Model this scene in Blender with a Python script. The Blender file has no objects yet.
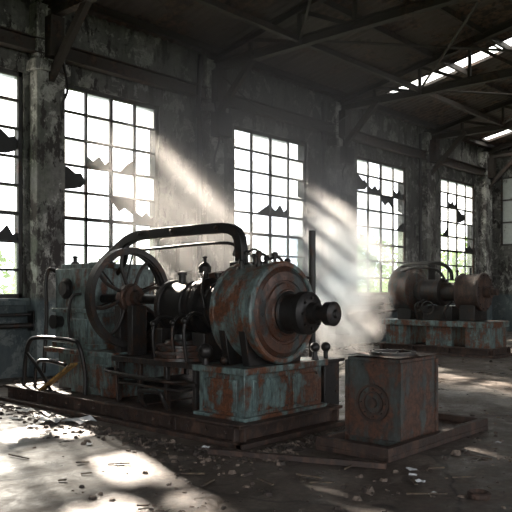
import bpy, math, random
from mathutils import Vector, Matrix, noise
random.seed(7)
S=bpy.context.scene
COL=S.collection
S.view_settings.view_transform='Standard'
S.view_settings.exposure=.12

# ------------------------------------------------------------ node helpers
def newmat(name):
    m=bpy.data.materials.new(name); m.use_nodes=True
    nt=m.node_tree; nt.nodes.clear()
    out=nt.nodes.new('ShaderNodeOutputMaterial')
    return m,nt,out
def N(nt,t,**k):
    n=nt.nodes.new(t)
    for a,b in k.items():
        if a in n.inputs.keys(): n.inputs[a].default_value=b
        else: setattr(n,a,b)
    return n
def ramp(nt,fac,stops):
    r=nt.nodes.new('ShaderNodeValToRGB'); e=r.color_ramp.elements
    while len(e)<len(stops): e.new(0.5)
    for i,(p,c) in enumerate(stops):
        e[i].position=p; e[i].color=(c,c,c,1) if not hasattr(c,'__len__') else (*c,1)
    nt.links.new(fac,r.inputs[0]); return r.outputs[0]
def mixc(nt,fac,a,b,mode='MIX'):
    m=nt.nodes.new('ShaderNodeMix'); m.data_type='RGBA'; m.blend_type=mode
    for s,v in ((0,fac),(6,a),(7,b)):
        if hasattr(v,'is_linked'): nt.links.new(v,m.inputs[s])
        else: m.inputs[s].default_value=(*v,1) if hasattr(v,'__len__') else v
    return m.outputs[2]
def noise_t(nt,co,scale,detail=6,rough=.6,vec=None,dist=0):
    if vec:
        mp=nt.nodes.new('ShaderNodeMapping'); mp.inputs['Scale'].default_value=vec
        nt.links.new(co,mp.inputs[0]); co=mp.outputs[0]
    n=N(nt,'ShaderNodeTexNoise',Scale=scale,Detail=detail,Roughness=rough,Distortion=dist)
    nt.links.new(co,n.inputs['Vector']); return n.outputs[0]
def weathered(name,base,base2,rust,rust2,thr=.5,scale=3,rough=.6,metal=.2,bump=.3,streak=True):
    m,nt,out=newmat(name)
    co=nt.nodes.new('ShaderNodeTexCoord').outputs['Object']
    b=N(nt,'ShaderNodeBsdfPrincipled')
    n1=noise_t(nt,co,scale,9,.72)
    n2=noise_t(nt,co,scale*7,6,.7)
    n3=noise_t(nt,co,scale*1.3,5,.65,(1.6,1.6,.25))
    basec=mixc(nt,ramp(nt,n2,[(.35,0),(.65,1)]),base,base2)
    rustc=mixc(nt,ramp(nt,n2,[(.38,0),(.58,1)]),rust,rust2)
    f0=mixc(nt,.45 if streak else 0.,n1,n3)
    f=ramp(nt,f0,[(thr-.02,0),(thr+.02,1)])
    c=basec
    if streak:
        stain=ramp(nt,f0,[(thr-.06,0),(thr-.01,.5)])
        c=mixc(nt,stain,c,rust2)
        grime=ramp(nt,noise_t(nt,co,scale*2.5,6,.7,(1.5,1.5,.5)),[(.40,0),(.64,.8)])
        c=mixc(nt,grime,c,(.03,.027,.025))
    c=mixc(nt,f,c,rustc)
    nt.links.new(c,b.inputs['Base Color'])
    r=ramp(nt,n2,[(.3,max(rough-.15,.05)),(.7,min(rough+.2,1))])
    nt.links.new(r,b.inputs['Roughness']); b.inputs['Metallic'].default_value=metal
    bp=N(nt,'ShaderNodeBump',Strength=bump,Distance=.02)
    h=mixc(nt,.5,n2,f); nt.links.new(h,bp.inputs['Height']); nt.links.new(bp.outputs[0],b.inputs['Normal'])
    nt.links.new(b.outputs[0],out.inputs[0]); return m

IRON=weathered('dark_iron',(.022,.022,.022),(.038,.036,.035),(.07,.036,.022),(.04,.026,.02),.57,4,.38,.5,.25)
IRONL=weathered('worn_iron',(.04,.038,.037),(.065,.06,.057),(.085,.05,.034),(.05,.035,.028),.54,4,.42,.4,.25)
RUST=weathered('rust',(.15,.065,.038),(.22,.105,.06),(.05,.03,.024),(.10,.05,.032),.53,3,.65,.1,.5)
TEAL=weathered('teal_paint_rusted',(.16,.225,.22),(.24,.32,.305),(.15,.062,.03),(.07,.035,.022),.56,3.2,.45,.05,.3)
TEALR=weathered('teal_paint_heavy_rust',(.12,.185,.182),(.185,.265,.255),(.16,.064,.032),(.08,.036,.022),.52,3.4,.42,.05,.4)
DRUM=weathered('drum_paint_heavy_rust',(.12,.18,.177),(.18,.25,.24),(.17,.07,.036),(.085,.04,.025),.515,2.8,.38,.08,.4)
FACE=weathered('drum_face_paint',(.05,.067,.067),(.075,.092,.09),(.10,.044,.027),(.055,.03,.022),.50,2.6,.35,.25,.3)
SKID=weathered('skid_steel',(.085,.049,.035),(.125,.072,.05),(.03,.024,.022),(.055,.034,.026),.5,3,.6,.2,.4)
BRASS=weathered('ochre_paint',(.5,.3,.09),(.38,.22,.06),(.12,.06,.03),(.07,.04,.02),.62,5,.6,.0,.3)
STEELR=weathered('roof_steel',(.038,.031,.027),(.06,.05,.042),(.085,.05,.033),(.033,.023,.019),.55,1.2,.7,.3,.2,False)
FRAME=weathered('window_steel',(.055,.055,.053),(.09,.09,.085),(.10,.055,.035),(.05,.03,.025),.55,3,.6,.3,.2)
ROOF=weathered('roof_sheets',(.07,.057,.049),(.115,.095,.08),(.15,.092,.06),(.033,.026,.023),.52,.8,.85,.0,.3,False)
PAPER=weathered('paper',(.65,.67,.68),(.5,.52,.53),(.3,.28,.25),(.3,.28,.25),.7,6,.9,0,.1,False)
DARKSH=weathered('grimy_shard',(.02,.02,.02),(.035,.033,.03),(.02,.02,.02),(.03,.03,.03),.5,3,.6,0,.1)

def wallmat(name,dark=1.):
    m,nt,out=newmat(name)
    co=nt.nodes.new('ShaderNodeTexCoord').outputs['Object']
    b=N(nt,'ShaderNodeBsdfPrincipled',Roughness=.9)
    big=noise_t(nt,co,.55,9,.7); st=noise_t(nt,co,1.1,8,.7,(2.2,2.2,.22)); fine=noise_t(nt,co,9,6,.7)
    f=mixc(nt,.5,big,st)
    d=dark
    c1=mixc(nt,ramp(nt,f,[(.40,0),(.60,1)]),(.05*d,.05*d,.047*d),(.20*d,.195*d,.18*d))
    peel=ramp(nt,noise_t(nt,co,1.7,10,.72,None,.4),[(.53,0),(.55,1)])
    c2=mixc(nt,peel,c1,(.34*d,.335*d,.31*d))
    green=ramp(nt,noise_t(nt,co,.8,7,.7,(1.5,1.5,.5)),[(.5,0),(.65,.5)])
    c2=mixc(nt,green,c2,(.10*d,.12*d,.085*d))
    peel2=ramp(nt,noise_t(nt,co,2.3,10,.75,(1.3,1,.6)),[(.53,0),(.56,1)])
    c3=mixc(nt,peel2,c2,(.035*d,.03*d,.028*d))
    c4=mixc(nt,ramp(nt,fine,[(.3,.6),(.7,0)]),c3,(.03*d,.028*d,.027*d))
    sep=nt.nodes.new('ShaderNodeSeparateXYZ'); nt.links.new(co,sep.inputs[0])
    mr=N(nt,'ShaderNodeMapRange'); mr.inputs[1].default_value=1.38; mr.inputs[2].default_value=1.48
    nt.links.new(sep.outputs[2],mr.inputs[0])
    c5=mixc(nt,mr.outputs[0],mixc(nt,.6,c4,(.06*d,.09*d,.10*d)),c4)
    nt.links.new(c5,b.inputs['Base Color'])
    bp=N(nt,'ShaderNodeBump',Strength=.5,Distance=.03); nt.links.new(mixc(nt,.5,fine,peel2),bp.inputs['Height'])
    nt.links.new(bp.outputs[0],b.inputs['Normal']); nt.links.new(b.outputs[0],out.inputs[0]); return m
WALL=wallmat('peeling_plaster',1.02)
COLM=wallmat('peeling_concrete_column',1.6)

def floormat():
    m,nt,out=newmat('dirty_concrete_floor')
    co=nt.nodes.new('ShaderNodeTexCoord').outputs['Object']
    b=N(nt,'ShaderNodeBsdfPrincipled')
    big=noise_t(nt,co,.5,8,.65); mid=noise_t(nt,co,2.4,9,.7); fine=noise_t(nt,co,16,6,.75)
    c=mixc(nt,ramp(nt,big,[(.35,0),(.65,1)]),(.125,.099,.082),(.235,.197,.165))
    c=mixc(nt,ramp(nt,mid,[(.45,.8),(.6,0)]),c,(.06,.048,.04))
    c=mixc(nt,ramp(nt,fine,[(.35,.8),(.6,0)]),c,(.035,.029,.025))
    v=N(nt,'ShaderNodeTexVoronoi',Scale=.7,feature='DISTANCE_TO_EDGE')
    nn=N(nt,'ShaderNodeTexNoise',Scale=1.5,Detail=6.); nt.links.new(co,nn.inputs['Vector'])
    wv=mixc(nt,.35,co,nn.outputs[1]); nt.links.new(wv,v.inputs['Vector'])
    cr=ramp(nt,v.outputs[0],[(0,1),(.012,0)])
    c=mixc(nt,cr,c,(.02,.017,.015))
    nt.links.new(c,b.inputs['Base Color'])
    damp=ramp(nt,noise_t(nt,co,.9,7,.65),[(.40,0),(.58,1)])
    nt.links.new(mixc(nt,damp,ramp(nt,mid,[(.38,.18),(.6,.5)]),ramp(nt,mid,[(.38,.38),(.6,.78)])),b.inputs['Roughness'])
    bp=N(nt,'ShaderNodeBump',Strength=.45,Distance=.03); nt.links.new(mixc(nt,.5,fine,mid),bp.inputs['Height'])
    nt.links.new(bp.outputs[0],b.inputs['Normal']); nt.links.new(b.outputs[0],out.inputs[0]); return m
FLOOR=floormat()

def glassmat(name,dirt0,dirt1,col=(.75,.8,.8)):
    m,nt,out=newmat(name)
    co=nt.nodes.new('ShaderNodeTexCoord').outputs['Object']
    n=noise_t(nt,co,1.5,6,.7)
    t=N(nt,'ShaderNodeBsdfTransparent',Color=(.93,.97,.97,1)); d=N(nt,'ShaderNodeBsdfTranslucent',Color=(*col,1))
    mx=nt.nodes.new('ShaderNodeMixShader'); nt.links.new(ramp(nt,n,[(.35,dirt0),(.65,dirt1)]),mx.inputs[0])
    nt.links.new(t.outputs[0],mx.inputs[1]); nt.links.new(d.outputs[0],mx.inputs[2]); nt.links.new(mx.outputs[0],out.inputs[0]); return m
GLASSD=glassmat('very_dusty_glass',.82,.96,(.27,.285,.29))
GLASSC=glassmat('lightly_dusty_glass',.12,.42,(.18,.22,.18))
SKYGL=glassmat('skylight_sheet',.4,.8)
def leafmat(name,c1,c2):
    m,nt,out=newmat(name)
    co=nt.nodes.new('ShaderNodeTexCoord').outputs['Object']
    c=mixc(nt,ramp(nt,noise_t(nt,co,1.3,4),[(.35,0),(.65,1)]),c1,c2)
    d=N(nt,'ShaderNodeBsdfDiffuse'); t=N(nt,'ShaderNodeBsdfTranslucent')
    nt.links.new(c,d.inputs[0]); nt.links.new(c,t.inputs[0])
    mx=nt.nodes.new('ShaderNodeMixShader'); mx.inputs[0].default_value=.5
    nt.links.new(d.outputs[0],mx.inputs[1]); nt.links.new(t.outputs[0],mx.inputs[2]); nt.links.new(mx.outputs[0],out.inputs[0]); return m
LEAF=leafmat('leaves',(.11,.22,.04),(.22,.31,.08))
GRASS=leafmat('grass',(.12,.18,.06),(.2,.25,.11))

# ------------------------------------------------------------ mesh builder
class M:
    def __init__(s): s.v=[]; s.f=[]
    def add(s,vs,fs):
        o=len(s.v); s.v+= [tuple(v) for v in vs]; s.f+=[tuple(i+o for i in f) for f in fs]; return s
    def box(s,x0,x1,y0,y1,z0,z1):
        vs=[(x,y,z) for z in (z0,z1) for y in (y0,y1) for x in (x0,x1)]
        return s.add(vs,[(0,2,3,1),(4,5,7,6),(0,1,5,4),(1,3,7,5),(3,2,6,7),(2,0,4,6)])
    def beam(s,p,q,w,h,up=(0,0,1)):
        p=Vector(p);q=Vector(q);d=(q-p).normalized();u=Vector(up)
        if abs(d.dot(u))>.98: u=Vector((1,0,0))
        sd=d.cross(u).normalized(); u=sd.cross(d).normalized()
        vs=[]
        for e in (p,q):
            for a,b in ((-1,-1),(1,-1),(1,1),(-1,1)): vs.append(e+sd*(a*w/2)+u*(b*h/2))
        return s.add(vs,[(0,1,2,3),(7,6,5,4),(0,4,5,1),(1,5,6,2),(2,6,7,3),(3,7,4,0)])
    def flatbar(s,pts,w,h):      # swept rectangular bar in a plane of constant x
        P=[Vector(p) for p in pts]; vs=[]; n=len(P)
        for i in range(n):
            d=(P[min(i+1,n-1)]-P[max(i-1,0)]).normalized(); nrm=Vector((0,-d.z,d.y))
            for a,b in ((-1,-1),(1,-1),(1,1),(-1,1)): vs.append(P[i]+Vector((a*w/2,0,0))+nrm*(b*h/2))
        fs=[(0,1,2,3),tuple(4*(n-1)+k for k in (3,2,1,0))]
        for i in range(n-1):
            for k in range(4): fs.append((4*i+k,4*i+(k+1)%4,4*i+4+(k+1)%4,4*i+4+k))
        return s.add(vs,fs)
    def holeplate(s,x0,x1,y0,y1,z,t,R,n=40):     # plate with a round hole
        cx,cy=(x0+x1)/2,(y0+y1)/2; hx,hy=(x1-x0)/2,(y1-y0)/2; vs=[]
        for i in range(n):
            a=2*math.pi*(i+.5)/n; c,d=math.cos(a),math.sin(a); k=1/max(abs(c)/hx,abs(d)/hy)
            for zz in (z,z+t): vs+=[(cx+R*c,cy+R*d,zz),(cx+c*k,cy+d*k,zz)]
        fs=[]
        for i in range(n):
            a=4*i;b=4*((i+1)%n)
            fs+=[(a,a+1,b+1,b),(a+2,b+2,b+3,a+3),(a,b,b+2,a+2)]
        return s.add(vs,fs)
    def ibeam(s,p,q,w,h,t=.02):
        p=Vector(p);q=Vector(q);u=Vector((0,0,1))
        s.beam(p+u*(h/2-t/2),q+u*(h/2-t/2),w,t); s.beam(p-u*(h/2-t/2),q-u*(h/2-t/2),w,t); s.beam(p,q,t,h-2*t); return s
    def lathe(s,c,ax,prof,seg=40,closed=False,a0=0):
        c=Vector(c);ax=Vector(ax).normalized(); u=ax.orthogonal().normalized(); w=ax.cross(u)
        vs=[];rings=[]
        for t,r in prof:
            if r<1e-6: rings.append([len(vs)]); vs.append(c+ax*t)
            else:
                rings.append(list(range(len(vs),len(vs)+seg)))
                for i in range(seg):
                    a=a0+2*math.pi*i/seg; vs.append(c+ax*t+(u*math.cos(a)+w*math.sin(a))*r)
        fs=[]; n=len(rings)
        for k in range(n if closed else n-1):
            A=rings[k];B=rings[(k+1)%n]
            for i in range(seg):
                j=(i+1)%seg
                if len(A)==1 and len(B)==1: break
                if len(A)==1: fs.append((A[0],B[j],B[i]))
                elif len(B)==1: fs.append((A[i],A[j],B[0]))
                else: fs.append((A[i],A[j],B[j],B[i]))
        return s.add(vs,fs)
    def cyl(s,c,ax,r,l,seg=24): return s.lathe(c,ax,[(0,0),(0,r),(l,r),(l,0)],seg)
    def ball(s,c,r,seg=18):
        return s.lathe(c,(0,0,1),[(-r*math.cos(math.pi*k/10),r*math.sin(math.pi*k/10)) for k in range(11)],seg)
    def torus(s,c,ax,R,r,seg=40,n=10):
        return s.lathe(c,ax,[(r*math.sin(2*math.pi*k/n),R+r*math.cos(2*math.pi*k/n)) for k in range(n)],seg,True)
    def ring(s,c,ax,r0,r1,l,seg=48):
        if r0<=0: return s.cyl(c,ax,r1,l,seg)
        return s.lathe(c,ax,[(0,r0),(0,r1),(l,r1),(l,r0)],seg,True)
    def bolts(s,c,ax,R,n,r=.018,h=.025,a0=0.):
        c=Vector(c);ax=Vector(ax).normalized();u=ax.orthogonal().normalized();w=ax.cross(u)
        for i in range(n):
            a=a0+2*math.pi*i/n; s.cyl(c+(u*math.cos(a)+w*math.sin(a))*R,ax,r,h,6)
        return s
    def tube(s,pts,r,seg=12,smooth=True):
        P=[Vector(p) for p in pts]
        if smooth and len(P)>2:
            Q=[];E=[2*P[0]-P[1]]+P+[2*P[-1]-P[-2]]
            for i in range(1,len(E)-2):
                for k in range(6):
                    t=k/6;a,b,c,d=E[i-1:i+3]
                    Q.append(.5*((2*b)+(c-a)*t+(2*a-5*b+4*c-d)*t*t+(3*b-a-3*c+d)*t**3))
            Q.append(P[-1]);P=Q
        n=len(P);vs=[];up=None
        for i in range(n):
            d=(P[min(i+1,n-1)]-P[max(i-1,0)]).normalized()
            up=d.orthogonal().normalized() if up is None else (up-d*up.dot(d)).normalized()
            w=d.cross(up)
            for k in range(seg):
                a=2*math.pi*k/seg; vs.append(P[i]+(up*math.cos(a)+w*math.sin(a))*r)
        fs=[(i*seg+k,i*seg+(k+1)%seg,(i+1)*seg+(k+1)%seg,(i+1)*seg+k) for i in range(n-1) for k in range(seg)]
        fs+=[tuple(range(seg)),tuple((n-1)*seg+k for k in range(seg))]
        return s.add(vs,fs)
    def obj(s,name,mat,parent=None,bevel=0,smooth=True):
        me=bpy.data.meshes.new(name); off=parent.location if parent else Vector((0,0,0))
        me.from_pydata([tuple(Vector(v)-off) for v in s.v],[],s.f)
        import bmesh
        b=bmesh.new();b.from_mesh(me);bmesh.ops.recalc_face_normals(b,faces=b.faces);b.to_mesh(me);b.free()
        if smooth:
            for p in me.polygons: p.use_smooth=True
            me.set_sharp_from_angle(angle=math.radians(38))
        me.materials.append(mat)
        o=bpy.data.objects.new(name,me);COL.objects.link(o)
        if parent: o.parent=parent
        if bevel:
            bv=o.modifiers.new('bev','BEVEL');bv.width=bevel;bv.segments=2;bv.limit_method='ANGLE';bv.angle_limit=math.radians(50)
        return o
def empty(name,loc):
    e=bpy.data.objects.new(name,None);e.location=loc;COL.objects.link(e);return e
def Y(yp): return yp-12.0

# ------------------------------------------------------------ room
XW,XE,YS=-4.,27.,-22.
EAVE=7.0;PITCH=.2
ZS,ZT=1.45,5.62
wins=[(4.45,6.9),(7.7,10.15),(12.5,15.4),(17.8,20.7),(23.05,25.8)]
M().box(XW-.3,XE+.3,YS-.3,.35,-.2,0).obj('floor',FLOOR,smooth=False)
w=M(); 
w.box(XW-.3,XE+.3,0,.35,0,ZS); w.box(XW-.3,XE+.3,0,.35,ZT,EAVE+.15)
xs=[XW-.3]+[a for p in wins for a in p]+[XE+.3]
for i in range(0,len(xs),2): w.box(xs[i],xs[i+1],0,.35,ZS,ZT)
w.obj('wall_north',WALL,smooth=False)
e=M(); e.box(XE,XE+.3,YS-.3,0,0,EAVE); 
e.add([(XE,YS,EAVE),(XE,0,EAVE),(XE,(YS)/2,EAVE+2.3),(XE+.3,YS,EAVE),(XE+.3,0,EAVE),(XE+.3,YS/2,EAVE+2.3)],[(0,1,2),(5,4,3),(0,3,4,1),(1,4,5,2),(2,5,3,0)])
e.obj('wall_east',WALL,smooth=False)
DY0,DY1,DZ=-19.,-9.,5.2
e=M(); e.box(XW-.3,XW,YS-.3,DY0,0,EAVE); e.box(XW-.3,XW,DY1,0,0,EAVE); e.box(XW-.3,XW,DY0,DY1,DZ,EAVE)
e.add([(XW-.3,YS,EAVE),(XW-.3,0,EAVE),(XW-.3,(YS)/2,EAVE+2.3),(XW,YS,EAVE),(XW,0,EAVE),(XW,YS/2,EAVE+2.3)],[(0,1,2),(5,4,3),(0,3,4,1),(1,4,5,2),(2,5,3,0)])
e.obj('wall_west',WALL,smooth=False)
m=M(); m.box(XW+.001,XW+.08,DY0-.15,DY0,0,DZ+.15); m.box(XW+.001,XW+.08,DY1,DY1+.15,0,DZ+.15); m.box(XW+.001,XW+.08,DY0,DY1,DZ,DZ+.15); m.obj('fill_opening_1',FRAME)  # frame of the unseen west opening, added to let in sky fill
sw=[(-1,3),(4,8),(9,13),(14,18),(19,23)]
SZ0,SZ1=1.5,6.4
w=M(); w.box(XW-.3,XE+.3,YS-.3,YS,0,SZ0); w.box(XW-.3,XE+.3,YS-.3,YS,SZ1,EAVE+.15)
xs=[XW-.3]+[a for p in sw for a in p]+[XE+.3]
for i in range(0,len(xs),2): w.box(xs[i],xs[i+1],YS-.3,YS,SZ0,SZ1)
w.obj('wall_south',WALL,smooth=False)
for i,(a,b) in enumerate(sw):      # plain steel frames in the unseen opposite wall, openings enlarged for fill light
    m=M()
    for k in range(5): x=a+(b-a)*k/4; m.box(x-.03,x+.03,YS-.18,YS-.12,SZ0,SZ1)
    for k in range(9): z=SZ0+(SZ1-SZ0)*k/8; m.box(a,b,YS-.18,YS-.12,z-.02,z+.02)
    m.obj('window_%d'%(i+7),FRAME,smooth=False)
sky=[(17.75,18.45,1.0,9.),(25.1,25.75,.5,9.)]
def rz(y): 
    s=-y if y>YS/2 else y-YS
    return EAVE+.1+PITCH*s
def sheet(m,x0,x1,y0,y1):
    n=max(1,int((x1-x0)/.06)); vs=[];fs=[]
    for i in range(n+1):
        x=x0+(x1-x0)*i/n; dz=.02*math.sin(x*2*math.pi/.24)
        vs+=[(x,y0,rz(y0)+dz),(x,y1,rz(y1)+dz),(x,y0,rz(y0)+.06+dz),(x,y1,rz(y1)+.06+dz)]
    for i in range(n):
        a=4*i; fs+=[(a,a+1,a+5,a+4),(a+2,a+6,a+7,a+3),(a,a+4,a+6,a+2),(a+1,a+3,a+7,a+5)]
    m.add(vs,fs)
m=M(); half=YS/2
xs=[XW-.3,sky[0][0],sky[0][1],sky[1][0],sky[1][1],XE+.3]
sheet(m,xs[0],xs[1],half,.6);sheet(m,xs[2],xs[3],half,.6);sheet(m,xs[4],xs[5],half,.6)
for a,b,s0,s1 in sky: sheet(m,a,b,-s0,.6); sheet(m,a,b,half,-s1)
sheet(m,XW-.3,XE+.3,YS-.6,half)
m.obj('ceiling',ROOF)
for i,(a,b,s0,s1) in enumerate(sky):
    E=empty('skylight' if i==0 else 'skylight.001',(a,-s0,rz(-s0)))
    g=M();g.add([(a,-s0,rz(-s0)+.05),(b,-s0,rz(-s0)+.05),(b,-s1,rz(-s1)+.05),(a,-s1,rz(-s1)+.05)],[(0,1,2,3)]);g.obj('sheet',SKYGL,E,smooth=False)
    g=M()
    for x in (a,b): g.beam((x,-s0,rz(-s0)),(x,-s1,rz(-s1)),.05,.08)
    k=s0
    while k<s1: g.beam((a,-k,rz(-k)),(b,-k,rz(-k)),.04,.04); k+=1.6
    g.obj('frame',STEELR,E)
pm=M()
s=.4
while s<11:
    for yy in (-s,YS+s): pm.beam((XW,yy,rz(yy)-.1),(XE,yy,rz(yy)-.1),.07,.14)
    s+=1.35
pm.obj('roof_purlins',STEELR)
colx=[2.2,7.3,11.6,16.6,21.85,26.4]
for i,x in enumerate(colx):
    t=M()
    cz=6.75
    t.ibeam((x,0,cz),(x,YS,cz),.16,.2)
    t.ibeam((x,0,EAVE-.12),(x,half,EAVE-.12+PITCH*11),.16,.18);t.ibeam((x,YS,EAVE-.12),(x,half,EAVE-.12+PITCH*11),.16,.18)
    n=8
    for k in range(n):
        a=-k*11/n; b=-(k+1)*11/n
        for sgn in (0,1):
            ya,yb=(a,b) if not sgn else (YS-a,YS-b)
            t.beam((x,yb,cz),(x,yb,rz(yb)-.2),.07,.07)
            if k>0: t.beam((x,ya,rz(ya)-.25),(x,yb,cz),.06,.08)
    t.beam((x,-.2,5.5),(x,-1.5,cz),.12,.14)
    t.box(x-.14,x+.14,-.5,0,5.9,6.65)
    for q in (1.4,2.75): t.ball((x,-q,cz+.02),.09,8)
    t.obj('roof_truss' if i==0 else 'roof_truss.%03d'%i,STEELR)
    c=M(); hw=.3 if i==1 else .28
    c.box(x-hw,x+hw,-.28,0,0,EAVE-.1); c.box(x-hw-.06,x+hw+.06,-.34,0,0,.35); c.box(x-hw-.07,x+hw+.07,-.36,0,5.65,5.85)
    c.obj('wall_column' if i==0 else 'wall_column.%03d'%i,COLM,bevel=.02,smooth=False)
m=M(); m.ibeam((XW,-.2,6.1),(XE,-.2,6.1),.2,.28); m.beam((XW,-2.75,6.8),(XE,-2.75,6.8),.1,.12); m.beam((XW,-6.9,6.8),(XE,-6.9,6.8),.1,.12)
for i in range(len(colx)-1):
    a,b=colx[i],colx[i+1]
    m.tube([(a,-2.75,6.8),(b,-6.9,6.8)],.03,8,False); m.tube([(b,-2.75,6.8),(a,-6.9,6.8)],.03,8,False)
m.obj('eave_beams',STEELR)
m=M(); m.box(XW,XE,-.06,0,1.32,ZS); m.obj('trim_1',COLM,bevel=.01,smooth=False)
E=empty('wall_pipes',(0,-.15,1))
m=M(); m.tube([(XW,-.14,.95),(26.5,-.14,.95)],.05,12,False); m.tube([(XW,-.12,1.15),(26.5,-.12,1.15)],.03,12,False)
for x in range(-3,27,2): m.box(x-.03,x+.03,-.2,0,.85,1.22)
m.obj('pipes',IRON,E)
m=M()
m.tube([(11.15,-.2,0),(11.15,-.2,5.3),(11.05,-.25,5.6),(11.1,-.3,6.9)],.06)
m.tube([(15.9,-.15,0),(15.9,-.15,6.8)],.05,12,False); m.tube([(21.3,-.15,0),(21.3,-.15,6.8)],.05,12,False)
m.obj('downpipes',IRON,E)
m=M(); m.box(21.2,21.7,-.5,-.28,1.3,2.5); m.box(10.6,11.0,-.15,0,2.0,2.7)
m.box(11.35,11.8,-.62,-.36,5.1,5.65); m.box(16.4,16.8,-.6,-.36,5.15,5.6)
m.obj('electrical_boxes',IRON,E,bevel=.02)
m=M()
for x,l in ((11.45,1.6),(11.7,.9),(16.5,1.2),(7.45,1.1),(21.9,1.0)):
    m.tube([(x,-.4,5.9),(x+.05,-.5,5.9-l*.5),(x-.03,-.42,5.9-l*.8),(x+.02,-.4,5.9-l)],.025,8)
m.tube([(11.6,-.5,6.5),(12.6,-.6,6.0),(14,-.6,5.85),(15.5,-.6,6.0),(16.6,-.5,6.5)],.02,8)
m.obj('hanging_cables',IRON,E)

# windows
dark={0:[(3,2,'L'),(2,2,'B'),(3,5,'B'),(2,5,'T')],1:[(0,3,'L'),(1,2,'B'),(2,4,'T'),(3,4,'B'),(2,2,'s')],2:[(1,3,'s'),(2,3,'B'),(0,5,'s')],
      3:[(0,1,'L'),(1,1,'B'),(2,2,'T'),(3,1,'B'),(3,3,'s'),(0,4,'B')],4:[(1,1,'B'),(2,2,'L'),(0,3,'s'),(3,4,'B')]}
miss={0:[(3,3)],1:[(0,0),(0,1),(1,3),(2,0),(3,1),(3,2),(1,4)],2:[(0,0),(0,2),(1,1),(0,1),(3,0),(3,2),(2,4),(0,4),(1,2),(0,3),(1,4)],3:[(1,0),(3,2),(0,3)],4:[(0,1),(3,3)]}
for wi,(x0,x1) in enumerate(wins):
    E=empty('window_%d'%(wi+1),((x0+x1)/2,.12,ZS))
    fr=M(); yb=.1
    for x in (x0+.04,x1-.04): fr.box(x-.04,x+.04,yb-.04,yb+.04,ZS,ZT)
    for z in (ZS+.04,ZT-.04): fr.box(x0,x1,yb-.04,yb+.04,z-.04,z+.04)
    nc,nr=4,8; dx=(x1-x0)/nc; dz=(ZT-ZS)/nr
    for c in range(1,nc):
        t=.034 if c==2 else .024
        fr.box(x0+c*dx-t,x0+c*dx+t,yb-.03,yb+.03,ZS,ZT)
    for r in range(1,nr):
        t=.034 if r in(3,) else .022
        fr.box(x0,x1,yb-.03,yb+.03,ZS+r*dz-t,ZS+r*dz+t)
    fr.obj('frame',FRAME,E)
    gl=M(); gc=M(); sh=M()
    dk={(a,b):k for a,b,k in dark[wi]}
    for c in range(nc):
        for r in range(nr):
            a=x0+c*dx;b=a+dx;zt=ZT-r*dz;zb=zt-dz
            if (c,r) in dk:
                k=dk[(c,r)]; j=lambda q:random.uniform(-q,q)
                if k=='L': pts=[(a,zb),(a,zt),(a+dx*.35,zt-dz*.1),(a+dx*.6,zt-dz*.3),(a+dx*.8,zt-dz*.25),(b,zt-dz*.55),(b-dx*.2,zb+dz*.2),(a+dx*.5,zb+dz*.1)]
                elif k=='B': pts=[(a,zb),(a,zb+dz*.5),(a+dx*.3,zb+dz*.3),(a+dx*.55,zb+dz*.55),(a+dx*.75,zb+dz*.25),(b,zb+dz*.45),(b,zb)]
                elif k=='T': pts=[(a,zt),(b,zt),(b,zt-dz*.7),(a+dx*.6,zt-dz*.4),(a+dx*.35,zt-dz*.6),(a,zt-dz*.2)]
                else: pts=[(b,zb),(b,zb+dz*.6),(b-dx*.3,zb+dz*.35),(b-dx*.7,zb)]
                sh.add([(p+j(.02),yb,q+j(.02)) for p,q in pts],[tuple(range(len(pts)))])
            elif (c,r) in miss[wi]:
                if random.random()<.5: gl.add([(a,yb,zb),(a,yb,zb+dz*.7),(a+dx*.3,yb,zb+dz*.25),(a+dx*.7,yb,zb+dz*.1),(b,yb,zb)],[(0,1,2,3,4)])
            else:
                clear=r>=(4 if wi==3 else 5) and not (wi==0 and c<3)
                (gc if clear else gl).add([(a,yb,zb),(a,yb,zt),(b,yb,zt),(b,yb,zb)],[(0,1,2,3)])
    gl.obj('panes_dusty',GLASSD,E,smooth=False)
    if gc.v: gc.obj('panes_clear',GLASSC,E,smooth=False)
    sh.obj('broken_panes',DARKSH,E,smooth=False)
    M().box(x0-.05,x1+.05,-.1,.3,ZS-.05,ZS).obj('sill',COLM,E,bevel=.01,smooth=False)
E=empty('window_6',(XE,-2.5,4.6))
m=M()
for i in range(5): m.box(XE-.08,XE,-.55-i*.9-.03,-.55-i*.9+.03,3.35,5.95)
for i in range(4): m.box(XE-.08,XE,-4.2,-.5,3.35+i*.86-.03,3.35+i*.86+.03)
m.obj('frame',FRAME,E)
PG=weathered('grimy_opaque_glass',(.32,.35,.34),(.4,.43,.41),(.15,.15,.14),(.1,.1,.09),.6,1.2,.5,0,.1,False)
M().box(XE-.04,XE,-4.2,-.5,3.35,5.95).obj('panes',PG,E,smooth=False)

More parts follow.
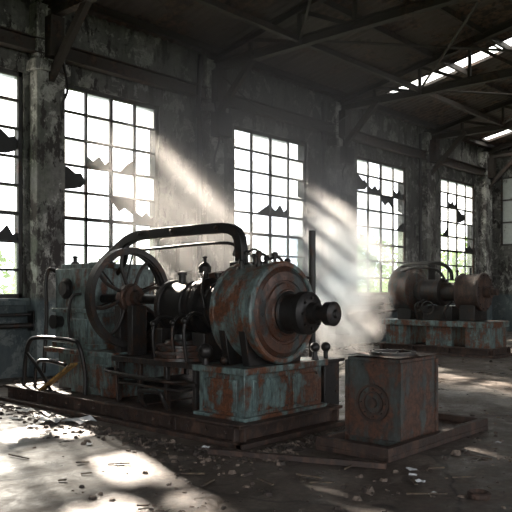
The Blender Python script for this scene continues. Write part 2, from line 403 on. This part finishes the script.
# ------------------------------------------------------------ outdoors
M().box(-60,90,-60,90,-.4,-.21).obj('grass_ground',GRASS,smooth=False)
def foliage(name,cl,nleaf,size,trunk=False):
    m=M()
    for (cx,cy,cz,rx,ry,rzz) in cl:
        if trunk: m.tube([(cx,cy,-.3),(cx+.1,cy,cz*.5),(cx,cy,cz+rzz*.4)],.14,8)
        for _ in range(nleaf):
            while True:
                p=Vector((random.uniform(-1,1),random.uniform(-1,1),random.uniform(-1,1)))
                if .25<p.length<1: break
            q=Vector((cx+p.x*rx,cy+p.y*ry,cz+p.z*rzz)); u=Vector((random.gauss(0,1),random.gauss(0,1),random.gauss(0,1))).normalized()*size*random.uniform(.6,1.3)
            v=u.orthogonal()*.6; m.add([q-u,q+v,q+u,q-v],[(0,1,2,3)])
    return m.obj(name,LEAF,smooth=False)
cl=[]
x=3.
while x<48:
    h=random.uniform(1.2,1.55)
    cl.append((x,2.9+random.uniform(-.3,1.0),h-.35,1.3,.9,h)); x+=1.6
foliage('bushes',cl,500,.11,True)
cl=[(7.5,7.5,2.9,2.0,1.5,2.4),(29,9,3.0,2.2,1.6,2.2),(34,10,2.6,2,1.6,2.2),(44,10,3.2,3,1.6,2.4)]
foliage('trees',cl,1100,.16,True)

# ------------------------------------------------------------ main engine
E=empty('stationary_engine',(5.25,Y(4.96),0))
nY=(0,-1,0)
m=M()
for x in (5.34,6.96): m.ibeam((x,Y(4.96),.11),(x,Y(9.66),.11),.18,.22,.03)
for yp in (5.05,5.95,6.9,7.9,8.8,9.57): m.ibeam((5.25,Y(yp),.11),(7.05,Y(yp),.11),.18,.2,.03)
m.box(5.4,6.9,Y(5.0),Y(9.6),.17,.195)
m.box(5.18,5.27,Y(4.88),Y(9.74),.0,.05); m.box(5.18,7.15,Y(4.86),Y(4.95),.0,.05)
for k in range(16): m.cyl((5.25,Y(5.15+k*.29),.13),(-1,0,0),.018,.03,6)
m.obj('skid_frame',SKID,E,bevel=.006)
m=M(); m.box(5.5,6.85,Y(5.13),Y(5.82),.2,.70); m.box(5.44,6.91,Y(5.07),Y(5.88),.70,.77)
m.box(5.45,6.9,Y(5.08),Y(5.87),.19,.25)
m.box(5.48,5.5,Y(5.23),Y(5.72),.29,.64)
m.box(5.62,6.2,Y(5.11),Y(5.13),.29,.64); m.box(6.3,6.75,Y(5.11),Y(5.13),.29,.64)
for yp in (5.25,5.7):
    for z in (.31,.62): m.cyl((5.48,Y(yp),z),(-1,0,0),.016,.02,6)
for x in (5.65,5.9,6.17,6.33,6.72):
    for z in (.31,.62): m.cyl((x,Y(5.11),z),nY,.016,.02,6)
m.obj('drum_pedestal',TEALR,E,bevel=.008)
m=M()
for yp in (5.2,5.5): m.add([(5.66,Y(yp),.77),(6.54,Y(yp),.77),(6.62,Y(yp),1.16),(5.58,Y(yp),1.16),(5.66,Y(yp+.1),.77),(6.54,Y(yp+.1),.77),(6.62,Y(yp+.1),1.16),(5.58,Y(yp+.1),1.16)],[(0,1,2,3),(7,6,5,4),(0,4,5,1),(1,5,6,2),(2,6,7,3),(3,7,4,0)])
m.obj('drum_saddle',IRON,E,bevel=.008)
c=(6.1,Y(5.69),1.35)
m=M(); R=.56
m.lathe(c,nY,[(0,.2),(0,R-.03),(.0,R+.012),(.05,R+.012),(.05,R-.006),(.53,R-.006),(.53,R+.012),(.6,R+.012),(.62,R-.005),(.62,R-.045),(.595,R-.055),(.59,.2)],72)
m.obj('drum_shell',DRUM,E,bevel=.004)
m=M(); m.lathe(c,nY,[(.58,R-.04),(.6,R-.055),(.61,.47),(.625,.455),(.632,.36),(.62,.35),(.62,.335),(.64,.325),(.655,.26),(.67,.25),(.68,0)],72)
m.obj('drum_end_cover',FACE,E)
m=M(); m.lathe(c,nY,[(.64,0),(.64,.235),(.69,.24),(.71,.215),(.84,.2),(.86,.235),(.96,.235),(.985,.205),(1.0,.12),(1.08,.11),(1.09,.08),(1.2,.075),(1.2,.125),(1.29,.13),(1.31,.1),(1.31,.05),(1.34,.04),(1.34,0)],40)
m.bolts((6.1,Y(5.69-.985),1.35),nY,.165,8,.018,.03)
m.obj('hub_shaft',IRON,E)
m=M()
for x,yp,h in ((5.92,5.3,.16),(6.1,5.22,.12),(6.22,5.45,.1),(6.02,5.58,.15),(6.3,5.2,.09),(6.0,5.42,.1),(6.2,5.62,.13),(5.85,5.5,.09)):
    z=1.35+math.sqrt(R*R-(x-6.1)**2)-.02
    m.lathe((x,Y(yp),z),(0,0,1),[(0,0),(0,.04),(.03,.04),(.03,.02),(h-.03,.02),(h-.03,.035),(h,.038),(h+.02,.02),(h+.02,0)],12)
m.torus((6.1,Y(5.4),1.96),(1,0,0),.05,.015,20,8)
m.tube([(5.92,Y(5.3),2.03),(5.96,Y(5.4),2.06),(6.0,Y(5.5),2.05),(6.02,Y(5.58),2.02)],.014,8)
m.tube([(6.22,Y(5.45),1.95),(6.45,Y(5.45),1.98),(6.72,Y(5.5),1.8),(7.1,Y(5.5),1.75)],.018,8)
m.obj('drum_fittings',IRON,E)
m=M(); prof=[(0,0),(0,.2),(.06,.22),(.08,.3),(.1,.325),(.16,.325),(.17,.3),(.5,.3),(.51,.32),(.55,.32),(.56,.3),(.62,.3),(.63,.325),(.67,.325),(.68,.3),(.72,.3),(.73,.345),(.8,.345),(.82,.27),(.9,.25),(.92,.3),(.97,.3),(.98,.27),(1.02,.27),(1.03,.31),(1.12,.31),(1.14,.36),(1.22,.36),(1.22,.2),(1.22,0)]
m.lathe((6.0,Y(6.92),1.4),nY,prof,48)
m.bolts((6.0,Y(6.92-1.13),1.4),(0,1,0),.33,12,.016,.03)
m.box(5.72,5.78,Y(6.8),Y(6.5),1.3,1.5)
m.obj('motor_body',IRON,E)
m=M(); m.lathe((6.0,Y(6.25),1.68),(0,0,1),[(0,0),(0,.08),(.05,.08),(.06,.05),(.12,.045),(.13,.075),(.2,.08),(.24,.05),(.26,.02),(.3,.02),(.32,.035),(.34,0)],20)
m.lathe((5.95,Y(6.6),1.68),(0,0,1),[(0,0),(0,.05),(.1,.045),(.1,.06),(.14,.06),(.16,0)],16)
m.lathe((5.98,Y(6.0),1.66),(0,0,1),[(0,0),(0,.035),(.1,.03),(.1,.045),(.14,.045),(.16,0)],14)
m.tube([(6,Y(6.25),1.75),(5.85,Y(6.1),1.8),(5.72,Y(6.0),1.6),(5.7,Y(5.95),1.4)],.018)
m.obj('oil_cup',IRON,E)
fc=(5.8,Y(7.4),1.5)
m=M(); 
m.ring(fc,(0,1,0),.58,.65,.12,72); m.ring((fc[0],fc[1]+.03,fc[2]),(0,1,0),.56,.585,.05,72)
ns=8
for k in range(ns):
    a=2*math.pi*k/ns+.2
    pts=[]
    for q in range(5):
        r=.1+(.58-.1)*q/4; aa=a+.25*math.sin(math.pi*q/4)*.5
        pts.append((fc[0]+r*math.cos(aa),fc[1]+.06,fc[2]+r*math.sin(aa)))
    m.tube(pts,.024,8)
m.obj('flywheel_rim',IRONL,E)
m=M(); m.lathe((fc[0],fc[1]+.2,fc[2]),nY,[(0,0),(0,.12),(.08,.13),(.1,.18),(.2,.185),(.21,.165),(.26,.155),(.27,.1),(.34,.09),(.34,.05),(.4,.045),(.4,0)],36)
m.bolts((fc[0],fc[1]-.01,fc[2]),nY,.165,8,.013,.03)
m.obj('flywheel_hub',weathered('hub_rust',(.09,.045,.03),(.13,.06,.038),(.035,.027,.024),(.05,.035,.028),.5,3,.5,.3,.4),E)
m=M(); m.torus((5.95,Y(7.75),1.52),(0,1,0),.6,.026,64,10)
for k in range(6):
    a=k*math.pi/3+.3; m.tube([(5.95+.05*math.cos(a),Y(7.8),1.5+.05*math.sin(a)),(5.95+.6*math.cos(a),Y(7.75),1.52+.6*math.sin(a))],.013,8)
m.cyl((5.85,Y(8.15),1.48),nY,.06,1.3)
m.obj('rear_wheel_and_shaft',IRON,E)
m=M(); m.box(5.7,6.75,Y(8.1),Y(9.05),.8,1.9); m.box(5.66,6.8,Y(8.06),Y(9.09),.78,.86); m.box(5.66,6.8,Y(8.06),Y(9.09),1.28,1.34)
m.box(5.76,6.7,Y(8.16),Y(8.99),1.9,1.97); m.box(5.67,5.7,Y(8.25),Y(8.6),.95,1.2)
for yp in (8.15,8.45,8.75,9.0):
    for z in (1.31,.82): m.cyl((5.66,Y(yp),z),(-1,0,0),.018,.025,6)
m.obj('gearbox',TEAL,E,bevel=.03)
m=M(); m.lathe((5.7,Y(8.75),1.62),(-1,0,0),[(0,0),(0,.15),(.03,.15),(.04,.11),(.08,.1),(.08,0)],28); m.lathe((5.72,Y(8.9),1.15),(-1,0,0),[(0,0),(0,.08),(.12,.08),(.12,.1),(.16,.1),(.16,0)],20)
m.lathe((5.9,Y(8.85),1.96),(0,0,1),[(0,0),(0,.06),(.04,.06),(.05,.03),(.1,.03),(.12,.05),(.14,0)],16)
m.tube([(5.75,Y(9.05),1.85),(5.7,Y(9.2),1.9),(5.65,Y(9.22),1.7),(5.65,Y(9.2),1.2),(5.6,Y(9.2),.4)],.03)
m.tube([(5.7,Y(8.4),1.55),(5.58,Y(8.45),1.5),(5.56,Y(8.5),1.2),(5.6,Y(8.5),.9)],.02)
m.obj('gearbox_fittings',IRON,E)
m=M(); m.box(5.6,6.8,Y(7.5),Y(8.5),.2,.74); m.box(5.55,6.85,Y(7.45),Y(9.1),.72,.79); m.box(5.75,6.7,Y(8.55),Y(9.05),.2,.72)
m.box(5.58,5.6,Y(7.6),Y(8.4),.3,.62)
m.obj('gearbox_pedestal',TEALR,E,bevel=.01)
m=M(); m.box(5.5,6.8,Y(5.9),Y(7.45),.70,.77)
for yp in (5.95,6.45,6.95,7.38):
    m.box(5.54,5.6,Y(yp)-.03,Y(yp)+.03,.2,.7); m.box(6.7,6.76,Y(yp)-.03,Y(yp)+.03,.2,.7)
m.box(5.5,5.56,Y(5.9),Y(7.45),.5,.54); m.box(5.5,6.6,Y(6.1),Y(7.3),.42,.45)
m.box(5.7,6.3,Y(5.95),Y(6.15),.77,1.1); m.box(5.7,6.3,Y(6.7),Y(6.85),.77,1.12)
m.box(5.68,5.92,Y(7.25),Y(7.35),.77,1.4); m.box(5.68,5.92,Y(7.5),Y(7.62),.77,1.4)
m.obj('deck_frame',IRONL,E,bevel=.006)
m=M(); m.lathe((5.75,Y(6.38),.77),(0,0,1),[(0,0),(0,.34),(.035,.34),(.04,.3),(.07,.3),(.075,.33),(.11,.33),(.115,.29),(.15,.29),(.155,.31),(.18,.31),(.19,.22),(.23,.2),(.24,.1),(.3,.09),(.3,0)],44)
m.obj('turntable_valve',FACE,E)
m=M()
for yp,h in ((6.0,1.25),(6.2,1.22),(6.55,1.2)):
    m.tube([(5.75,Y(yp),h+.05),(5.58,Y(yp+.02),h+.08),(5.48,Y(yp+.03),h-.02),(5.46,Y(yp+.03),h-.2),(5.5,Y(yp+.03),.78)],.022)
    m.ball((5.47,Y(yp+.03),h),.04)
m.lathe((5.5,Y(5.72),.77),(0,0,1),[(0,0),(0,.05),(.06,.03),(.1,.03)],14); m.ball((5.5,Y(5.72),.92),.085)
m.lathe((6.75,Y(5.15),.77),(0,0,1),[(0,0),(0,.05),(.06,.03),(.1,.03)],14); m.ball((6.75,Y(5.15),.92),.06)
m.ball((5.62,Y(5.55),.82),.05)
m.obj('feed_pipes',IRON,E)
m=M()
m.tube([(5.4,Y(6.62),.2),(5.3,Y(6.62),.34),(5.28,Y(6.6),.42),(5.28,Y(6.52),.43),(5.28,Y(6.3),.43),(5.28,Y(6.22),.42),(5.3,Y(6.2),.34),(5.4,Y(6.2),.2)],.022)
m.tube([(5.5,Y(7.3),.6),(5.3,Y(7.28),.62),(5.25,Y(7.1),.6),(5.25,Y(6.3),.58),(5.3,Y(6.1),.56),(5.5,Y(6.05),.55)],.022)
m.tube([(5.42,Y(7.2),.2),(5.38,Y(7.2),.66)],.02,10,False)
m.tube([(5.4,Y(9.4),.2),(5.4,Y(9.35),.6),(5.4,Y(9.25),.85),(5.4,Y(9.0),.93),(5.4,Y(8.2),.93),(5.4,Y(8.0),.85),(5.45,Y(7.95),.5),(5.45,Y(7.95),.2)],.03)
m.tube([(5.4,Y(9.1),.2),(5.4,Y(9.05),.55),(5.4,Y(8.8),.62),(5.45,Y(8.4),.58)],.026)
m.tube([(5.36,Y(8.6),.2),(5.34,Y(8.9),.5),(5.34,Y(9.2),.7)],.024)
m.obj('hand_rails',IRON,E)
M().beam((5.34,Y(8.85),.2),(5.42,Y(8.15),.62),.12,.03).obj('loose_ochre_plank',BRASS,E,bevel=.004)
m=M()
P=[(8.5,1.93),(8.42,2.0),(8.25,2.09),(8.05,2.2),(7.88,2.28),(7.74,2.32),(7.6,2.34),(7.0,2.35),(6.4,2.35),(6.02,2.345),(5.9,2.325),(5.81,2.28),(5.76,2.2),(5.74,2.08),(5.735,1.86)]
m.flatbar([(6.1,Y(b),c) for b,c in P],.11,.125)
m.tube([(6.1,Y(7.95),2.12),(6.1,Y(7.2),2.15),(6.1,Y(5.95),2.16),(6.1,Y(5.85),2.0)],.02)
for yp in (6.1,6.9,7.55): m.cyl((6.05,Y(yp),2.35),(-1,0,0),.022,.04,8)
m.box(5.98,6.22,Y(5.82),Y(5.65),1.83,1.93); m.box(5.98,6.22,Y(8.3),Y(8.65),1.95,2.0)
m.tube([(6.1,Y(7.9),2.28),(6.1,Y(7.95),2.0),(6.1,Y(8.15),1.8)],.035)
m.obj('lifting_arch',IRON,E,bevel=.012)
m=M(); m.cyl((7.15,Y(5.5),0),(0,0,1),.045,2.35,14); m.cyl((7.15,Y(5.5),0),(0,0,1),.09,.06); m.cyl((7.15,Y(5.5),1.2),(0,0,1),.06,.1)
m.tube([(7.15,Y(5.5),1.25),(6.9,Y(5.5),1.25),(6.6,Y(5.5),1.3)],.025)
m.obj('stand_pipe',IRON,E)
m=M(); m.box(6.95,7.25,Y(5.15),Y(5.5),.0,.72); m.box(6.9,7.3,Y(5.1),Y(5.55),.72,.76); m.cyl((7.1,Y(5.25),.76),(0,0,1),.03,.1); m.ball((7.1,Y(5.25),.9),.06)
m.obj('side_box',IRON,E,bevel=.01)
m=M(); m.box(6.2,6.8,Y(5.95),Y(7.4),.77,1.15); m.box(6.4,6.75,Y(7.2),Y(8.0),.77,1.3)
m.tube([(6.5,Y(6.2),1.15),(6.5,Y(6.2),1.7),(6.4,Y(6.3),1.8),(6.2,Y(6.5),1.75)],.04)
m.obj('rear_housing',FACE,E,bevel=.02)

# ------------------------------------------------------------ far engine
E=empty('stationary_engine.001',(16,Y(6.8),0))
m=M()
for x in (16.1,17.1): m.ibeam((x,Y(6.8),.11),(x,Y(9.9),.11),.18,.22,.03)
for yp in (6.9,7.9,8.9,9.8): m.ibeam((16,Y(yp),.11),(17.2,Y(yp),.11),.16,.2,.03)
m.box(15.95,17.25,Y(6.7),Y(9.95),.0,.06)
m.obj('skid_frame',SKID,E)
m=M(); m.box(16.05,17.15,Y(6.85),Y(9.8),.7,.84); m.box(16.1,17.1,Y(6.9),Y(7.5),.2,.7); m.box(16.1,17.1,Y(9.1),Y(9.7),.2,.7); m.box(16.2,17.05,Y(7.9),Y(8.6),.2,.7)
for k in range(6): m.cyl((16.05,Y(7.0+k*.5),.77),(-1,0,0),.025,.03,6)
m.obj('bench',TEALR,E,bevel=.015)
m=M(); m.box(16.4,17.1,Y(9.15),Y(9.55),.84,1.2); m.box(16.4,17.1,Y(7.4),Y(7.8),.84,1.25); m.box(16.4,17.0,Y(8.0),Y(8.8),.84,1.2); m.obj('saddles',IRON,E,bevel=.01)
m=M(); m.lathe((16.7,Y(9.7),1.62),nY,[(0,0),(0,.5),(.03,.57),(.1,.6),(.16,.57),(.45,.57),(.5,.6),(.56,.6),(.58,.55),(.58,.45),(.55,.42),(.55,.2),(.6,.18),(.6,0)],56)
m.bolts((16.7,Y(9.12),1.62),nY,.5,14,.02,.03); m.obj('large_drum',FACE,E)
m=M(); m.lathe((16.7,Y(9.1),1.55),nY,[(0,0),(0,.25),(.1,.27),(.12,.36),(.2,.36),(.22,.32),(.6,.32),(.62,.36),(.72,.36),(.75,.25),(1.3,.22),(1.5,.2),(1.5,0)],40); m.obj('motor_body',IRONL,E)
m=M(); m.lathe((16.7,Y(7.9),1.55),nY,[(0,0),(0,.44),(.05,.47),(.1,.44),(.5,.44),(.55,.47),(.62,.47),(.64,.42),(.62,.38),(.62,.15),(.8,.14),(.8,.08),(.95,.08),(.95,0)],48)
m.bolts((16.7,Y(7.27),1.55),nY,.42,12,.02,.03); m.obj('small_drum',SKID,E)
m=M(); m.tube([(16.7,Y(9.8),1.3),(16.7,Y(9.85),1.9),(16.7,Y(9.6),2.2),(16.7,Y(9.2),2.28),(16.7,Y(8.5),2.28),(16.7,Y(8.2),2.1),(16.7,Y(8.15),1.85)],.05)
m.tube([(16.4,Y(9.5),2.05),(16.4,Y(9.0),2.18),(16.4,Y(8.4),2.1),(16.5,Y(8.2),1.8)],.035)
m.lathe((16.7,Y(8.0),1.8),(0,0,1),[(0,0),(0,.06),(.1,.06),(.15,.03),(.25,.03),(.28,.06),(.32,0)],14)
m.cyl((16.6,Y(7.6),1.9),(0,0,1),.03,.25); m.cyl((16.9,Y(7.5),1.9),(0,0,1),.03,.2)
m.tube([(16.3,Y(8.9),.84),(16.2,Y(8.9),1.2),(16.3,Y(8.7),1.35)],.03); m.tube([(16.3,Y(8.1),.84),(16.2,Y(8.1),1.1),(16.4,Y(8.0),1.3)],.03)
m.torus((16.1,Y(8.5),1.15),(1,0,0),.16,.02,24,8); m.tube([(16.1,Y(8.5),1.15),(16.5,Y(8.5),1.2)],.02)
m.obj('pipes_and_hoops',IRON,E)
E.location.y+=.25

# ------------------------------------------------------------ rusty box on plinth
m=M(); m.box(5.71,7.85,Y(3.5),Y(4.35),0,.05); 
m.box(5.71,5.79,Y(3.5),Y(4.35),.05,.13); m.box(7.77,7.85,Y(3.5),Y(4.35),.05,.13); m.box(5.79,7.77,Y(3.5),Y(3.58),.05,.13); m.box(5.79,7.77,Y(4.27),Y(4.35),.05,.13)
m.obj('steel_tray_plinth',SKID,None,bevel=.006)
E=empty('rusty_tank_box',(6.15,Y(3.65),.05))
x0,x1,y0,y1,z0,z1=6.13,6.85,Y(3.63),Y(4.25),.055,.91
RBOX=weathered('box_rusty_paint',(.062,.078,.074),(.10,.118,.11),(.125,.056,.034),(.056,.033,.025),.50,2.8,.5,.1,.5)
m=M(); th=.02
m.box(x0,x0+th,y0,y1,z0,z1); m.box(x1-th,x1,y0,y1,z0,z1); m.box(x0+th,x1-th,y0,y0+th,z0,z1); m.box(x0+th,x1-th,y1-th,y1,z0,z1); m.box(x0+th,x1-th,y0+th,y1-th,z0,z0+th)
for a,b in ((x0,y0),(x0,y1),(x1,y0),(x1,y1)): m.box(a-.02,a+.02,b-.02,b+.02,z0,z1-.03)
m.box(x0-.02,x1+.02,y0-.02,y0,z0,z0+.05); m.box(x0-.02,x0,y0,y1,z0,z0+.05)
m.holeplate(x0-.025,x1+.025,y0-.025,y1+.025,z1-.03,.05,.2)
for k in range(5): m.cyl((x0-.0,y0+.05+k*.13,z1-.07),(-1,0,0),.01,.012,6)
m.obj('box_body',RBOX,E)
m=M(); cc=(x0-.001,(y0+y1)/2,.46)
m.ring(cc,(-1,0,0),.165,.19,.03,36); m.ring(cc,(-1,0,0),.0,.05,.035,20); m.ring(cc,(-1,0,0),.10,.118,.02,30)
m.bolts(Vector(cc),(-1,0,0),.14,8,.01,.02)
m.obj('vent_cover',SKID,E)
m=M(); m.ring(((x0+x1)/2,(y0+y1)/2,z1+.02),(0,0,1),.195,.25,.03,40); m.bolts(((x0+x1)/2,(y0+y1)/2,z1+.05),(0,0,1),.225,8,.012,.012)
m.obj('top_flange',IRONL,E)

# ------------------------------------------------------------ debris
def chunk(m,x,y,s):
    n=random.choice((5,6,7)); h=s*random.uniform(.3,.8); a0=random.random()*6
    b=[];t=[]
    for k in range(n):
        a=a0+2*math.pi*k/n; r=s*random.uniform(.6,1.1); b.append((x+r*math.cos(a),y+r*math.sin(a),0.0)); r*=random.uniform(.4,.85); t.append((x+r*math.cos(a),y+r*math.sin(a),h*random.uniform(.7,1.1)))
    m.add(b+t,[tuple(range(n)),tuple(range(n,2*n))]+[(k,(k+1)%n,n+(k+1)%n,n+k) for k in range(n)])
RUB=weathered('rubble_mat',(.11,.082,.063),(.18,.142,.115),(.05,.035,.03),(.03,.025,.02),.5,3,.9,0,.3,False)
m=M()
for _ in range(2100):
    q=random.random()
    if q<.42: x=5.1-abs(random.gauss(0,.3)); y=Y(random.uniform(4.5,9.8))
    elif q<.66: x=random.uniform(5.0,7.5); y=Y(4.75-abs(random.gauss(0,.22)))
    elif q<.88: x=random.uniform(3.2,9); y=Y(random.uniform(1.8,5))
    else: x=random.uniform(3,20); y=Y(random.uniform(2,11))
    if 5.0<x<7.2 and y>Y(4.85): continue
    if 5.6<x<7.95 and Y(3.4)<y<Y(4.45): continue
    chunk(m,x,y,abs(random.gauss(.008,.018))+.005)
for _ in range(400):
    x=random.uniform(2.5,26); chunk(m,x,-.5-abs(random.gauss(.0,.4)),random.uniform(.02,.08))
m.obj('rubble',RUB,smooth=False)
m=M()
for _ in range(60):
    x=random.uniform(3.3,5.0) if random.random()<.6 else random.uniform(4.5,9); y=Y(random.uniform(2.3,9)) 
    if (4.8<x<7.5 and y>Y(4.6)) or (5.4<x<8.2 and Y(3.2)<y<Y(4.65)): continue
    a=random.random()*6; l=random.uniform(.03,.16); d=Vector((math.cos(a)*l,math.sin(a)*l,0)); m.beam(Vector((x,y,.012))-d,Vector((x,y,.02))+d,random.uniform(.008,.025),.012)
m.obj('splinters',weathered('wood_splinter',(.10,.07,.045),(.16,.12,.08),(.05,.04,.03),(.03,.02,.02),.55,5,.9,0,.2),smooth=False)
m=M()
def scrap(cx,cy,s):
    n=4; vs=[];fs=[]
    a=random.random()*6
    for i in range(n):
        for j in range(n):
            u=(i/(n-1)-.5)*s*1.4; v=(j/(n-1)-.5)*s
            vs.append((cx+u*math.cos(a)-v*math.sin(a),cy+u*math.sin(a)+v*math.cos(a),.01+abs(random.gauss(0,.25))*s*.5))
    for i in range(n-1):
        for j in range(n-1): k=i*n+j; fs.append((k,k+1,k+n+1,k+n))
    m.add(vs,fs)
for cx,cyp,s in ((4.75,7.65,.24),(4.95,7.35,.26),(4.4,7.5,.1),(4.55,8.1,.12),(4.9,8.5,.16),(5.0,5.2,.06),(4.3,6.2,.06),(5.3,2.95,.06),(5.45,3.1,.05),(5.05,2.7,.06),(4.0,5.3,.06),(7.2,3.1,.06),(5.6,3.2,.07)): scrap(cx,Y(cyp),s)
m.obj('paper_scraps',PAPER,smooth=False)
M().lathe((5.22,Y(2.4),.03),(0,0,1),[(-.03,.055),(-.03,.08),(-.01,.09),(.01,.09),(.02,.075),(.0,.055)],32,True).obj('pipe_collar',SKID)
M().beam((4.85,Y(5.0),.03),(5.5,Y(3.4),.03),.06,.05).obj('loose_timber',SKID)
m=M(); m.tube([(7.4,Y(6.2),.04),(13.5,Y(9.3),.04)],.04,10,False); m.obj('loose_pipe',IRON)

# ------------------------------------------------------------ haze and steam
def vol(name,d,an,rad,nscale=None,lo=.38,hi=.68,f0=.15,f1=.98,col=(1,.97,.93,1)):
    m,nt,out=newmat(name+'_mat')
    v=N(nt,'ShaderNodeVolumeScatter',Anisotropy=an,Density=d); v.inputs['Color'].default_value=col
    tc=nt.nodes.new('ShaderNodeTexCoord'); co=tc.outputs['Object']
    ln=nt.nodes.new('ShaderNodeVectorMath'); ln.operation='LENGTH'
    mp=nt.nodes.new('ShaderNodeMapping'); mp.inputs['Scale'].default_value=(1/rad[0],1/rad[1],1/rad[2]); nt.links.new(co,mp.inputs[0]); nt.links.new(mp.outputs[0],ln.inputs[0])
    f=ramp(nt,ln.outputs['Value'],[(f0,1),(f1,0)])
    if nscale:
        nn=ramp(nt,noise_t(nt,co,nscale,3,.6,None,.6),[(lo,0),(hi,1)])
        a=nt.nodes.new('ShaderNodeMath');a.operation='MULTIPLY';nt.links.new(f,a.inputs[0]);nt.links.new(nn,a.inputs[1]);f=a.outputs[0]
    b=nt.nodes.new('ShaderNodeMath');b.operation='MULTIPLY';nt.links.new(f,b.inputs[0]);b.inputs[1].default_value=d
    nt.links.new(b.outputs[0],v.inputs['Density'])
    nt.links.new(v.outputs[0],out.inputs['Volume']); return m
def ellipsoid(name,loc,rad,mat):
    m=M(); n=12;seg=24;vs=[(0,0,-rad[2])];fs=[]
    for k in range(1,n):
        p=math.pi*k/n
        for i in range(seg):
            a=2*math.pi*i/seg; vs.append((rad[0]*math.sin(p)*math.cos(a),rad[1]*math.sin(p)*math.sin(a),-rad[2]*math.cos(p)))
    vs.append((0,0,rad[2]))
    for i in range(seg):
        j=(i+1)%seg; fs.append((0,1+j,1+i)); b=1+(n-2)*seg; fs.append((b+i,b+j,len(vs)-1))
        for k in range(n-2): a=1+k*seg; fs.append((a+i,a+j,a+seg+j,a+seg+i))
    m.add(vs,fs); o=m.obj(name,mat,smooth=False); o.location=loc; return o
rad=(3.6,3.7,3.9)
ellipsoid('dust_haze',(9.3,-3.9,3.9),rad,vol('dust_haze',.13,.4,rad,None,f0=.25,f1=.95))
rad=(1.15,1.3,2.2)
ellipsoid('steam_cloud',(11.4,-3.8,2.1),rad,vol('steam_cloud',2.4,.35,rad,1.1,.34,.62,f0=.3,f1=1.,col=(1,.91,.85,1)))

# ------------------------------------------------------------ lights
W=bpy.data.worlds.new('World');S.world=W;W.use_nodes=True
bg=W.node_tree.nodes['Background'];bg.inputs[0].default_value=(.96,.97,1,1);bg.inputs[1].default_value=4.1
L=bpy.data.lights.new('sun','SUN');L.energy=33;L.angle=math.radians(1.6);L.color=(1,.88,.75)
o=bpy.data.objects.new('sun',L);COL.objects.link(o);o.rotation_euler=Vector((-.37,-1,-.55)).to_track_quat('-Z','Y').to_euler();o.location=(10,10,10)
def portal(i,c,n,sx,sy):
    L=bpy.data.lights.new('portal_%d'%i,'AREA');L.shape='RECTANGLE';L.size=sx;L.size_y=sy;L.cycles.is_portal=True
    o=bpy.data.objects.new('portal_%d'%i,L);COL.objects.link(o);o.location=c;o.rotation_euler=Vector(n).to_track_quat('-Z','Z').to_euler()
i=0
for a,b in wins: portal(i,((a+b)/2,.25,(ZS+ZT)/2),(0,-1,0),b-a,ZT-ZS);i+=1
for a,b in sw: portal(i,((a+b)/2,YS-.22,(SZ0+SZ1)/2),(0,1,0),b-a,SZ1-SZ0);i+=1
portal(i,(XW-.15,(DY0+DY1)/2,DZ/2),(1,0,0),DY1-DY0,DZ)

cam=bpy.data.cameras.new('camera');cam.lens=50.1;cam.sensor_width=36;cam.shift_y=.0664;cam.clip_end=300
co=bpy.data.objects.new('camera',cam);COL.objects.link(co);co.location=(0,-12,1.6);co.rotation_euler=(math.radians(90),0,math.radians(-47.93));S.camera=co
